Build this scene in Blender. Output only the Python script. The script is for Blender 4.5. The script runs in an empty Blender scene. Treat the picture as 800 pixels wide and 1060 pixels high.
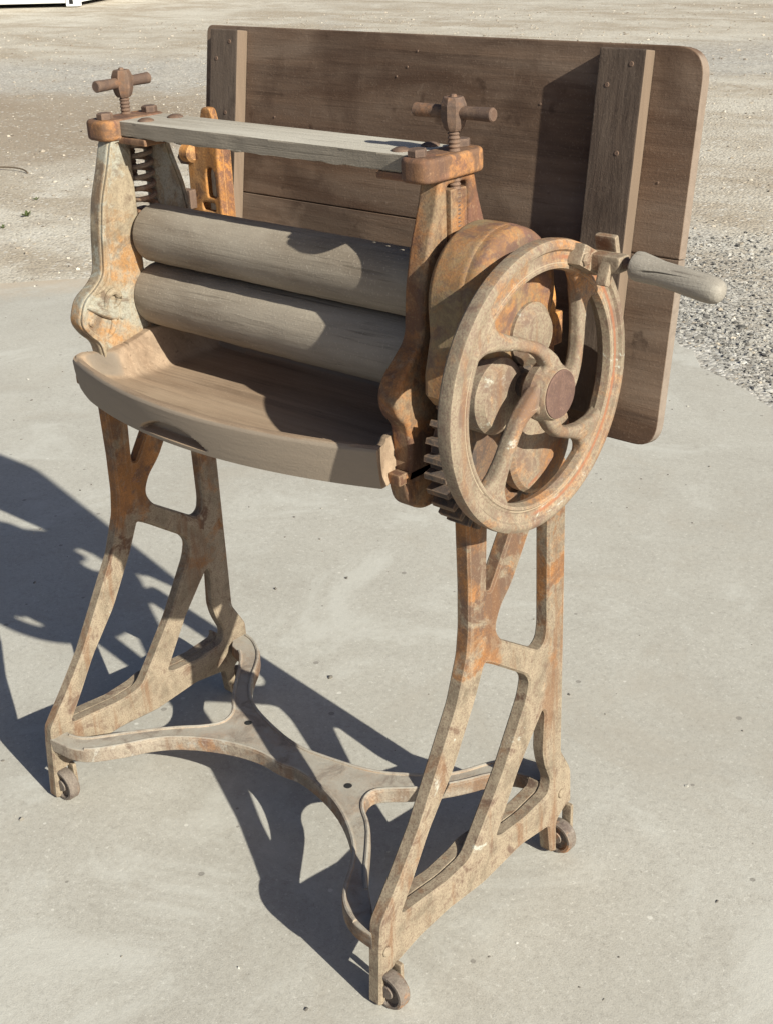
import bpy, bmesh, math, random
import numpy as np
from mathutils import Vector, Matrix

random.seed(7)
rng = np.random.default_rng(11)
S = bpy.context.scene
COL = S.collection
R = math.radians

# ------------------------------------------------------------------ camera, sky, sun, exposure
cd = bpy.data.cameras.new("camera")
cam = bpy.data.objects.new("camera", cd)
COL.objects.link(cam)
right = Vector((0.74991518, 0.66051361, -0.03672854))
up = Vector((-0.25548778, 0.34038694, 0.90491034))
back = Vector((0.61020752, -0.66922231, 0.42401449))
m = Matrix((right, up, back)).transposed().to_4x4()
m.translation = Vector((1.49739443, -0.85823345, 1.23117182))
cam.matrix_world = m
cd.sensor_fit = 'VERTICAL'
cd.sensor_height = 24.0
cd.lens = 1365.8653 / 1060.0 * 24.0
cd.clip_start = 0.05
cd.clip_end = 600.0
S.camera = cam

SUN = Vector((1.77, -0.265, 1.0)).normalized()
W = bpy.data.worlds.new("World")
S.world = W
W.use_nodes = True
nt = W.node_tree
bg = nt.nodes["Background"]
sky = nt.nodes.new("ShaderNodeTexSky")
sky.sky_type = 'NISHITA'
sky.sun_disc = False
sky.sun_elevation = math.asin(SUN.z)
sky.sun_rotation = math.atan2(SUN.x, SUN.y)
sky.dust_density = 1.6
sky.air_density = 0.6
nt.links.new(sky.outputs[0], bg.inputs[0])
bg.inputs[1].default_value = 0.06

sl = bpy.data.lights.new("sun", 'SUN')
sl.energy = 5.0
sl.angle = R(0.5)
sl.color = (0.985, 0.955, 0.825)
so = bpy.data.objects.new("sun", sl)
COL.objects.link(so)
so.rotation_euler = (-SUN).to_track_quat('-Z', 'Y').to_euler()
so.location = SUN * 20

S.view_settings.view_transform = 'Standard'
S.view_settings.look = 'None'
S.view_settings.gamma = 1.0
S.view_settings.use_curve_mapping = False
S.view_settings.exposure = 0.74

LEG_OUTER = [(0.1949, 0.5622), (0.1974, 0.4987), (0.1965, 0.4411), (0.1922, 0.406), (0.1726, 0.3496), (0.0955, 0.214), (0.0594, 0.1646), (0.0218, 0.1166), (0.018, 0.0817), (0.0137, 0.0076), (0.0196, -0.0146), (0.0399, -0.0082), (0.0297, 0.0376), (0.0498, 0.0427), (0.0908, 0.0517), (0.1484, 0.055), (0.2189, 0.0499), (0.3045, 0.0588), (0.3681, 0.0502), (0.3741, 0.0007), (0.3885, -0.0051), (0.3868, 0.0486), (0.4076, 0.0627), (0.422, 0.0624), (0.4197, 0.1201), (0.3947, 0.1633), (0.3946, 0.2338), (0.3931, 0.4631), (0.3916, 0.5045)]
LEG_H1 = [(0.2327, 0.5472), (0.2305, 0.4974), (0.2303, 0.482), (0.2378, 0.4787), (0.272, 0.5316)]
LEG_H2 = [(0.3131, 0.5193), (0.2801, 0.4711), (0.2568, 0.448), (0.2471, 0.423), (0.2588, 0.4013), (0.3409, 0.347), (0.3535, 0.3539), (0.3573, 0.3722), (0.3539, 0.5032)]
LEG_H3 = [(0.2258, 0.3843), (0.2412, 0.3754), (0.3118, 0.3251), (0.3204, 0.3107), (0.3145, 0.2859), (0.265, 0.201), (0.2135, 0.1309), (0.1931, 0.1051), (0.1496, 0.1012), (0.1022, 0.1056), (0.0567, 0.1084), (0.0799, 0.1435), (0.115, 0.2018), (0.1632, 0.2639), (0.2062, 0.3404), (0.2219, 0.3753)]
LEG_H4 = [(0.3495, 0.2529), (0.3346, 0.235), (0.2966, 0.1874), (0.2484, 0.1089), (0.261, 0.1025), (0.315, 0.0993), (0.3666, 0.1054), (0.3729, 0.1244), (0.3584, 0.1583), (0.3534, 0.1816), (0.3563, 0.2432)]
ST_FRONT = [(-0.0046, 0.0191), (0.0576, 0.0245), (0.0931, 0.0681), (0.1223, 0.1195), (0.1582, 0.1511), (0.2143, 0.1798), (0.2705, 0.1934), (0.3149, 0.1894), (0.3478, 0.1978), (0.4256, 0.1802), (0.4824, 0.1507), (0.5309, 0.1114), (0.5635, 0.0527), (0.5893, 0.0287), (0.6178, 0.0172), (0.6493, 0.0154)]
ST_RIGHT = [(0.616, 0.0526), (0.5746, 0.0894), (0.5386, 0.1349), (0.5077, 0.171), (0.4717, 0.1952), (0.4607, 0.2193), (0.4675, 0.2359), (0.5054, 0.2662), (0.5434, 0.3134), (0.5697, 0.3657), (0.6064, 0.3891), (0.6589, 0.3776)]
ST_BACK = [(0.631, 0.4318), (0.5781, 0.4282), (0.5489, 0.3932), (0.5206, 0.3266), (0.481, 0.2951), (0.4291, 0.2625), (0.354, 0.2474), (0.2981, 0.2399), (0.2229, 0.2571), (0.1643, 0.2782), (0.1212, 0.3148), (0.0767, 0.3807), (0.034, 0.4103), (0.0022, 0.418), (-0.0295, 0.4182)]
ST_LEFT = [(0.0097, 0.3754), (0.0456, 0.3641), (0.1185, 0.2735), (0.1612, 0.2384), (0.167, 0.2032), (0.1116, 0.1529), (0.063, 0.0918), (0.029, 0.0457), (-0.0184, 0.0503)]
# ------------------------------------------------------------------ materials
class NT:
    def __init__(s, name):
        s.m = bpy.data.materials.new(name)
        s.m.use_nodes = True
        s.t = s.m.node_tree
        s.b = s.t.nodes["Principled BSDF"]
        s.b.inputs["Specular IOR Level"].default_value = 0.25
        s.tc = s.t.nodes.new("ShaderNodeTexCoord")
    def new(s, k, **kw):
        n = s.t.nodes.new(k)
        for a, v in kw.items():
            setattr(n, a, v)
        return n
    def link(s, a, b):
        s.t.links.new(a, b)
    def put(s, sock, v):
        if hasattr(v, "is_linked") or isinstance(v, bpy.types.NodeSocket):
            s.link(v, sock)
        else:
            sock.default_value = v
    def coords(s, scale=(1, 1, 1), loc=(0, 0, 0), rot=(0, 0, 0), space="Object"):
        n = s.new("ShaderNodeMapping")
        s.link(s.tc.outputs[space], n.inputs[0])
        n.inputs["Scale"].default_value = scale
        n.inputs["Location"].default_value = loc
        n.inputs["Rotation"].default_value = rot
        return n.outputs[0]
    def noise(s, vec, scale, detail=6, rough=0.6, dist=0.0):
        n = s.new("ShaderNodeTexNoise")
        s.link(vec, n.inputs["Vector"])
        n.inputs["Scale"].default_value = scale
        n.inputs["Detail"].default_value = detail
        n.inputs["Roughness"].default_value = rough
        n.inputs["Distortion"].default_value = dist
        return n.outputs[0]
    def vor(s, vec, scale, feature='F1', out="Distance", rnd=1.0):
        n = s.new("ShaderNodeTexVoronoi", feature=feature)
        s.link(vec, n.inputs["Vector"])
        n.inputs["Scale"].default_value = scale
        n.inputs["Randomness"].default_value = rnd
        return n.outputs[out]
    def ramp(s, fac, stops):
        n = s.new("ShaderNodeValToRGB")
        e = n.color_ramp.elements
        while len(e) < len(stops):
            e.new(0.5)
        for el, (p, c) in zip(e, stops):
            el.position = p
            if not isinstance(c, (tuple, list)):
                c = (c, c, c)
            el.color = (*c, 1)
        s.link(fac, n.inputs[0])
        return n.outputs[0]
    def mix(s, fac, a, b, mode='MIX'):
        n = s.new("ShaderNodeMix", data_type='RGBA', blend_type=mode)
        s.put(n.inputs[0], fac)
        for sock, v in ((n.inputs[6], a), (n.inputs[7], b)):
            if isinstance(v, (tuple, list)):
                sock.default_value = (*v, 1)
            else:
                s.link(v, sock)
        return n.outputs[2]
    def math(s, op, a, b=0.0, clamp=False):
        n = s.new("ShaderNodeMath", operation=op, use_clamp=clamp)
        s.put(n.inputs[0], a); s.put(n.inputs[1], b)
        return n.outputs[0]
    def sep(s, vec):
        n = s.new("ShaderNodeSeparateXYZ")
        s.link(vec, n.inputs[0])
        return n.outputs
    def done(s, col, rough=0.8, bump=None, strength=0.4, dist=0.002, metal=0.0):
        s.put(s.b.inputs["Base Color"], (*col, 1) if isinstance(col, (tuple, list)) else col)
        s.put(s.b.inputs["Roughness"], rough)
        s.b.inputs["Metallic"].default_value = metal
        if bump is not None:
            n = s.new("ShaderNodeBump")
            n.inputs["Strength"].default_value = strength
            n.inputs["Distance"].default_value = dist
            s.link(bump, n.inputs["Height"])
            s.link(n.outputs[0], s.b.inputs["Normal"])
        return s.m

def iron(name, tan=(0.34, 0.25, 0.165), orange=(0.46, 0.19, 0.055), dark=(0.10, 0.055, 0.04),
         paint=(0.42, 0.43, 0.38), o=0.5, d=0.4, p=0.2, fine=1.0, off=0.0, zo=0.0, zd=0.0, sp=1.0, top=None, edge=.6, stripe=False):
    """old cast iron: dusty tan film, orange rust bloom, brown scale, flakes of pale paint; o/d/p = amounts"""
    t = NT(name)
    v = t.coords(loc=(off, off * 1.7, off * .6))
    big = t.noise(v, 6.5, 9, .60, 1.0)
    mid = t.noise(t.coords(loc=(3 + off, 1, 7)), 19, 9, .66, .8)
    pt = t.noise(t.coords(loc=(9 + off, 5, 2)), 12, 9, .7, .8)
    grime = t.noise(t.coords(loc=(2 + off, 8, 1)), 75, 6, .7)
    fin = t.noise(v, 430, 3, .6)
    xyz = t.sep(t.tc.outputs["Object"])
    if zo:                                            # more bare rust higher up, more dust near the ground
        big = t.math('ADD', big, t.math('MULTIPLY', t.math('SUBTRACT', xyz[2], .35), zo))
    tancol = t.mix(t.ramp(mid, [(.30, 0), (.48, .5), (.70, 1)]), tuple(c * .55 for c in tan), tuple(min(1, c * 1.35) for c in tan))
    th = .67 - .3 * o
    big0 = big
    big = t.math('ADD', big, t.math('MULTIPLY', t.math('SUBTRACT', grime, .5), .32))
    och = t.mix(t.ramp(pt, [(.36, 0), (.64, 1)]), tuple(x * .62 for x in orange), tuple(min(1, x * 1.12) for x in orange))
    c = t.mix(t.ramp(pt, [(.69 - .32 * p, 0), (.72 - .32 * p, .9)]), tancol, paint)
    c = t.mix(t.ramp(big, [(th - .05, 0), (th + .05, .9)]), c, och)
    c = t.mix(t.ramp(big, [(th + .02, 0), (th + .08, .4)]), c, tuple(x * 1.1 for x in orange))
    c = t.mix(t.ramp(big, [(th + .07, 0), (th + .12, .9)]), c, tuple(x * .5 + y * .6 for x, y in zip(dark, (.16, .075, .055))))
    c = t.mix(t.ramp(mid, [(.64 - .3 * d, 0), (.73 - .3 * d, .85)]), c, dark)
    c = t.mix(t.ramp(grime, [(.30, .7), (.46, 0)]), c, tuple(x * 1.1 for x in dark))
    c = t.mix(t.ramp(grime, [(.58, 0), (.68, .45)]), c, tuple(min(1, x * 1.5) for x in tan))
    if zd:                                            # bare brown rust high up, where no road dust has settled
        k = t.math('ADD', t.math('MULTIPLY', t.math('SUBTRACT', xyz[2], .40), 5.0), t.math('MULTIPLY', t.math('SUBTRACT', mid, .5), 6.0))
        c = t.mix(t.math('MULTIPLY', t.ramp(k, [(.1, 0), (.5, 1)]), zd), c, (.105, .060, .040))
        c = t.mix(t.math('MULTIPLY', t.ramp(big, [(.50, 0), (.62, .9), (.68, .9), (.72, .1)]), t.ramp(k, [(-.5, 0), (.1, 1)])), c, och)
    run = t.noise(t.coords(scale=(1, 1, .16), loc=(off, 4, 2)), 34, 7, .62, .3)
    c = t.mix(t.ramp(run, [(.53, 0), (.64, .65)]), c, tuple(x * .55 + y * .35 for x, y in zip(dark, orange)))
    c = t.mix(t.ramp(run, [(.36, .45), (.46, 0)]), c, tuple(min(1, x * 1.25) for x in tan))
    c = t.mix(t.ramp(fin, [(.36, min(1, .45 * sp)), (.50 + .03 * (sp - 1), 0)]), c, tuple(x * 1.3 for x in dark))
    c = t.mix(t.ramp(fin, [(.56, 0), (.70, .22)]), c, tuple(min(1, x * 1.6) for x in tan))
    # worn, paler edges
    bv = t.new("ShaderNodeBevel", samples=4)
    bv.inputs["Radius"].default_value = .0035
    g2 = t.new("ShaderNodeNewGeometry")
    dp = t.new("ShaderNodeVectorMath", operation='DOT_PRODUCT')
    t.link(bv.outputs[0], dp.inputs[0]); t.link(g2.outputs["Normal"], dp.inputs[1])
    wear = t.math('ADD', t.math('SUBTRACT', 1.0, dp.outputs["Value"]), t.math('MULTIPLY', t.math('SUBTRACT', grime, .5), .35))
    c = t.mix(t.ramp(wear, [(.05, 0), (.16, edge)]), c, tuple(min(1, x * 1.55) for x in tan))
    if stripe:                                        # what is left of a red painted line round the rim
        ry, rz = t.math('SUBTRACT', xyz[1], .236), t.math('SUBTRACT', xyz[2], .747)
        rad = t.math('SQRT', t.math('ADD', t.math('MULTIPLY', ry, ry), t.math('MULTIPLY', rz, rz)))
        k = t.ramp(t.math('MULTIPLY', rad, 5.0), [(.690, 0), (.698, 1), (.710, 1), (.717, 0)])
        k = t.math('MULTIPLY', k, t.ramp(t.math('ADD', pt, t.math('MULTIPLY', ry, 1.6)), [(.50, 0), (.60, .75)]))
        c = t.mix(k, c, (.27, .105, .055))
    if top:                                           # dust lying on faces that look up
        nr = t.sep(t.tc.outputs["Normal"])
        c = t.mix(t.math('MULTIPLY', t.ramp(nr[2], [(.6, 0), (.9, 1)]), t.ramp(mid, [(.35, .9), (.62, .35)])), c, top)
    h = t.math('ADD', t.math('MULTIPLY', mid, .8), t.math('ADD', t.math('MULTIPLY', grime, .5), t.math('MULTIPLY', fin, .16 * fine)))
    return t.done(c, .8, h, .7, .0022)

def wood(name, axis, base, light, dark, grain=1.0, dusty=0.3, bumpk=.5, knots=False, side=None, isl=0.0, crk=0.0, front=None, scuff=.4):
    """weathered timber with the grain along one axis"""
    t = NT(name)
    sc = [1, 1, 1]
    sc[axis] = .045
    v = t.coords(scale=tuple(sc))
    g0 = t.noise(v, 22 * grain, 5, .6, 1.6)
    g1 = t.noise(v, 70 * grain, 9, .68, 1.2)
    g2 = t.noise(v, 240 * grain, 4, .6, .4)
    sc[axis] = .25
    blot = t.noise(t.coords(scale=tuple(sc), loc=(4, 2, 1)), 9, 6, .6, .5)
    fine = t.noise(t.coords(), 320, 3, .7)
    c = t.mix(t.ramp(g1, [(.28, 0), (.70, 1)]), dark, base)
    c = t.mix(t.ramp(g0, [(.42, .55), (.54, 0)]), c, dark)
    crack = t.noise(t.coords(scale=tuple(.02 if i == axis else 1 for i in range(3)), loc=(7, 7, 7)), 110 * grain, 2, .5, .2)
    c = t.mix(t.ramp(blot, [(.38, 0), (.70, dusty * 2)]), c, light)
    c = t.mix(t.ramp(g2, [(.60, 0), (.74, .6)]), c, tuple(x * .55 for x in dark))
    c = t.mix(t.ramp(fine, [(.58, 0), (.76, dusty)]), c, tuple(min(1, x * 1.4) for x in light))
    if knots:
        kv = t.coords(scale=(1, 1, 1), loc=(.3, .1, .2))
        k = t.noise(kv, 30, 3, .5)
        c = t.mix(t.ramp(k, [(.66, 0), (.74, .7)]), c, tuple(x * .5 for x in dark))
        scr = t.noise(t.coords(scale=(1, 1, .2), rot=(0, R(35), 0)), 60, 6, .7, 2)
        c = t.mix(t.ramp(scr, [(.64, 0), (.68, scuff)]), c, light)
        k2 = t.noise(t.coords(loc=(4, 1, 2)), 7, 5, .6, .4)
        c = t.mix(t.ramp(k2, [(.40, .6), (.52, 0)]), c, tuple(x * .8 for x in dark))
    c = t.mix(t.math('MULTIPLY', t.ramp(crack, [(.665, 0), (.685, 1)]), crk), c, tuple(x * .3 for x in dark))
    if side:                                          # side faces paler: their sunlit brightness put into the colour
        nr = t.sep(t.tc.outputs["Normal"])
        k = t.ramp(t.math('ADD', t.math('ABSOLUTE', nr[0]), t.math('MULTIPLY', t.math('SUBTRACT', g1, .5), .4)), [(.55, 0), (.75, 1)])
        c = t.mix(k, c, t.mix(t.ramp(g1, [(.3, 0), (.7, 1)]), tuple(x * .7 for x in side), side))
    g1 = t.math('SUBTRACT', g1, t.math('MULTIPLY', t.ramp(crack, [(.65, 0), (.69, 1)]), .8 * crk))
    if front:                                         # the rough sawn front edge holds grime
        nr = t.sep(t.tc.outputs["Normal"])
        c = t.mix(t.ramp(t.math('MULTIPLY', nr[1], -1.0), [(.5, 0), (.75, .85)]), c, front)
    ge = t.new('ShaderNodeNewGeometry')
    c = t.mix(t.math('MULTIPLY', ge.outputs['Random Per Island'], isl), c, tuple(x * y for x, y in zip(base, (1.05, .9, .75))))
    h = t.math('ADD', g1, t.math('ADD', t.math('MULTIPLY', g2, .5), t.math('MULTIPLY', fine, .35)))
    return t.done(c, .85, h, bumpk, .0015)

M = {}
M['leg'] = iron('dusty_rusty_leg_iron', o=.28, d=.27, p=.16, tan=(.245, .198, .142), orange=(.33, .148, .05), dark=(.095, .057, .042), zo=.62, zd=.92, sp=1.2)
M['stretch'] = iron('grey_dusty_iron', o=.36, d=.34, p=.40, tan=(.27, .228, .18), orange=(.27, .15, .08), dark=(.11, .075, .057), paint=(.335, .315, .275), off=2, top=(.36, .335, .29))
M['frame'] = iron('orange_rusted_frame_iron', o=.74, d=.54, p=.24, tan=(.24, .17, .105), orange=(.32, .14, .05), dark=(.09, .05, .036), off=5)
M['frame_pale'] = iron('pale_painted_frame_iron', o=.30, d=.34, p=.60, tan=(.27, .22, .155), orange=(.34, .175, .065), paint=(.30, .295, .25), dark=(.12, .085, .06), off=6)
M['cap'] = iron('brown_rusted_cap_iron', o=.85, d=.62, p=.0, tan=(.25, .15, .085), orange=(.38, .18, .07), dark=(.105, .062, .044), off=8)
M['screw'] = iron('red_brown_iron', o=.4, d=.7, p=.0, tan=(.15, .098, .07), orange=(.19, .095, .05), dark=(.08, .054, .044), off=11)
M['wheel'] = iron('sandy_wheel_iron', o=.34, d=.42, p=.24, sp=1.7, stripe=True, tan=(.235, .19, .136), orange=(.38, .18, .07), dark=(.13, .085, .065), off=14)
M['guard'] = iron('olive_rusted_guard_iron', o=.56, d=.46, p=.0, tan=(.215, .16, .09), orange=(.30, .145, .058), dark=(.11, .065, .055), off=17)
M['gear'] = iron('dark_greasy_gear_iron', o=.45, d=.7, p=.05, tan=(.17, .115, .075), orange=(.30, .14, .055), dark=(.045, .04, .04), off=20)
M['hubface'] = iron('purple_brown_hub_iron', o=.25, d=.55, p=0, tan=(.15, .09, .07), orange=(.17, .085, .06), dark=(.075, .045, .04), off=23, edge=.5, sp=1.5)
M['lug'] = iron('dusty_lug_iron', o=.22, d=.45, p=.1, tan=(.25, .20, .145), orange=(.34, .16, .06), off=37)
M['bracket'] = iron('bright_orange_bracket_iron', o=.72, d=.30, p=.10, tan=(.40, .215, .09), orange=(.48, .21, .055), off=26)
M['spring'] = iron('dark_spring_steel', o=.3, d=.5, p=.2, tan=(.22, .17, .13), off=29)
M['caster'] = iron('worn_grey_caster_iron', o=.2, d=.5, p=.3, tan=(.18, .15, .125), paint=(.22, .20, .185), dark=(.07, .05, .045), off=31)
M['roller'] = wood('grey_brown_roller_wood', 0, (.265, .222, .174), (.335, .292, .238), (.165, .132, .10), .8, .75, .7, crk=.35)
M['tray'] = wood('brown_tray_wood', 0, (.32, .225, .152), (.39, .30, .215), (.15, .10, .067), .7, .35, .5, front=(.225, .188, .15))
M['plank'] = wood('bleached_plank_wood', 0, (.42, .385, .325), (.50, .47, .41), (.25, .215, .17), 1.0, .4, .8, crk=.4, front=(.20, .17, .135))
M['table'] = wood('dark_stained_table_wood', 0, (.165, .102, .066), (.25, .190, .145), (.060, .037, .027), .6, .5, .6, True, (.24, .195, .16), .45)
M['batten'] = wood('brown_batten_wood', 2, (.112, .08, .06), (.18, .138, .107), (.065, .045, .035), .6, .4, .6, True, (.20, .145, .105), crk=.2)
M['grip'] = wood('grey_handle_wood', 0, (.27, .245, .208), (.36, .335, .295), (.12, .098, .08), .9, .35, .9, crk=.9)

# ------------------------------------------------------------------ helpers
def fillet(pts, r, n=5):
    out = []
    N = len(pts)
    for i in range(N):
        p0, p1, p2 = (np.array(pts[(i + k) % N], float) for k in (-1, 0, 1))
        a, b = p0 - p1, p2 - p1
        la, lb = np.linalg.norm(a), np.linalg.norm(b)
        if la < 1e-6 or lb < 1e-6:
            continue
        rr = r[i] if isinstance(r, (list, tuple)) else r
        d = min(rr, .46 * la, .46 * lb)
        s, e = p1 + a / la * d, p1 + b / lb * d
        for k in range(n + 1):
            t = k / n
            out.append(tuple((1 - t) ** 2 * s + 2 * t * (1 - t) * p1 + t * t * e))
    return out

def smooth_open(pts, it=2):
    p = [np.array(q, float) for q in pts]
    for _ in range(it):
        o = [p[0]]
        for a, b in zip(p[:-1], p[1:]):
            o += [a * .75 + b * .25, a * .25 + b * .75]
        o.append(p[-1])
        p = o
    return [tuple(q) for q in p]

AX = {'x': (1, 2, 0), 'y': (0, 2, 1), 'z': (0, 1, 2)}      # plate plane coordinates and extrusion axis

def plate_mesh(polys, lo, hi, axis='x', bev=.003, bres=2):
    """flat casting: polys[0] outline, the rest holes, extruded from lo to hi with rounded edges"""
    cu = bpy.data.curves.new("tmp", 'CURVE')
    cu.dimensions = '2D'
    cu.fill_mode = 'BOTH'
    cu.extrude = max(1e-4, (hi - lo) / 2 - bev)
    cu.bevel_depth = bev
    cu.bevel_resolution = bres
    cu.offset = -bev
    for pl in polys:
        sp = cu.splines.new('POLY')
        sp.points.add(len(pl) - 1)
        for q, (u, v) in zip(sp.points, pl):
            q.co = (u, v, 0, 1)
        sp.use_cyclic_u = True
    ob = bpy.data.objects.new("tmp", cu)
    COL.objects.link(ob)
    dg = bpy.context.evaluated_depsgraph_get()
    dg.update()
    me = bpy.data.meshes.new_from_object(ob.evaluated_get(dg))
    bpy.data.objects.remove(ob)
    bpy.data.curves.remove(cu)
    me.materials.clear()
    n = len(me.vertices)
    co = np.empty(n * 3)
    me.vertices.foreach_get("co", co)
    co = co.reshape(-1, 3)
    nw = np.empty_like(co)
    iu, iv, iw = AX[axis]
    nw[:, iu], nw[:, iv], nw[:, iw] = co[:, 0], co[:, 1], co[:, 2] + (lo + hi) / 2
    me.vertices.foreach_set("co", nw.ravel())
    bm = bmesh.new()
    bm.from_mesh(me)
    bpy.data.meshes.remove(me)
    bmesh.ops.remove_doubles(bm, verts=bm.verts, dist=2e-5)
    bmesh.ops.recalc_face_normals(bm, faces=bm.faces)
    return bm

def lathe(prof, axis='x', c=(0, 0, 0), seg=48, bm=None, closed=False):
    """prof: list of (h along axis, radius) about an axis through c"""
    bm = bm or bmesh.new()
    rings = []
    for h, r in prof:
        ring = []
        if r < 1e-6:
            p = [0, 0, 0]
            p['xyz'.index(axis)] = h
            ring = [bm.verts.new(Vector(p) + Vector(c))]
        else:
            for k in range(seg):
                a = 2 * math.pi * k / seg
                ca, sa = r * math.cos(a), r * math.sin(a)
                p = {'x': (h, ca, sa), 'y': (sa, h, ca), 'z': (ca, sa, h)}[axis]
                ring.append(bm.verts.new(Vector(p) + Vector(c)))
        rings.append(ring)
    if closed:
        rings.append(rings[0])
    for a, b in zip(rings[:-1], rings[1:]):
        if len(a) == 1 and len(b) == 1:
            continue
        for k in range(seg):
            k2 = (k + 1) % seg
            if len(a) == 1:
                bm.faces.new((a[0], b[k2], b[k]))
            elif len(b) == 1:
                bm.faces.new((a[k], a[k2], b[0]))
            else:
                bm.faces.new((a[k], a[k2], b[k2], b[k]))
    bmesh.ops.recalc_face_normals(bm, faces=bm.faces)
    return bm

def rod(h0, h1, r, axis, c, seg=24, bev=.0015, bm=None):
    return lathe([(h0, 0), (h0, r - bev), (h0 + bev, r), (h1 - bev, r), (h1, r - bev), (h1, 0)], axis, c, seg, bm)

def box(lo, hi, bev=.0015, bm=None, seg=2, rot=None, piv=None):
    b = bmesh.new()
    bmesh.ops.create_cube(b, size=1)
    lo, hi = Vector(lo), Vector(hi)
    for v in b.verts:
        v.co = Vector([lo[i] + (v.co[i] + .5) * (hi[i] - lo[i]) for i in range(3)])
    if bev:
        bmesh.ops.bevel(b, geom=list(b.edges), offset=bev, segments=seg, affect='EDGES', profile=.6)
    if rot:
        bmesh.ops.rotate(b, verts=b.verts, cent=Vector(piv or (lo + hi) / 2), matrix=Matrix.Rotation(rot[0], 3, rot[1]))
    return merge(bm, b)

def merge(bm, b):
    if bm is None:
        return b
    me = bpy.data.meshes.new("t")
    b.to_mesh(me)
    bm.from_mesh(me)
    bpy.data.meshes.remove(me)
    b.free()
    return bm

def tube(path, r, seg=10, bm=None, closed=False):
    bm = bm or bmesh.new()
    P = [Vector(p) for p in path]
    rings = []
    for i, p in enumerate(P):
        t = (P[min(i + 1, len(P) - 1)] - P[max(i - 1, 0)]).normalized()
        a = t.cross(Vector((0, 0, 1)))
        if a.length < .1:
            a = t.cross(Vector((1, 0, 0)))
        a.normalize()
        b = t.cross(a)
        rr = r[i] if isinstance(r, (list, tuple)) else r
        rings.append([bm.verts.new(p + (a * math.cos(2 * math.pi * k / seg) + b * math.sin(2 * math.pi * k / seg)) * rr) for k in range(seg)])
    for a, b in zip(rings[:-1], rings[1:]):
        for k in range(seg):
            bm.faces.new((a[k], a[(k + 1) % seg], b[(k + 1) % seg], b[k]))
    bm.faces.new(rings[0][::-1])
    bm.faces.new(rings[-1])
    bmesh.ops.recalc_face_normals(bm, faces=bm.faces)
    return bm

def obj(name, bm, mat, parent=None, smooth=30, label=None):
    me = bpy.data.meshes.new(name)
    bm.to_mesh(me)
    bm.free()
    me.materials.append(mat)
    if smooth:
        me.polygons.foreach_set("use_smooth", [True] * len(me.polygons))
        me.set_sharp_from_angle(angle=R(smooth))
    o = bpy.data.objects.new(name, me)
    COL.objects.link(o)
    if smooth:
        w = o.modifiers.new('weighted_normal', 'WEIGHTED_NORMAL')
        w.weight = 80
        w.keep_sharp = True
    if parent is not None:
        o.parent = parent
        if parent.type == 'EMPTY':
            o.location = -parent.location          # meshes are modelled in world coordinates
    if label:
        o['label'] = label
    return o

def dup(o, parent, dx=(0, 0, 0)):
    c = o.copy()
    COL.objects.link(c)
    c.parent = parent
    c.location = o.location + Vector(dx)
    return c

# ------------------------------------------------------------------ the ground
def structure(o):
    o['kind'] = 'structure'
    return o

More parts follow.
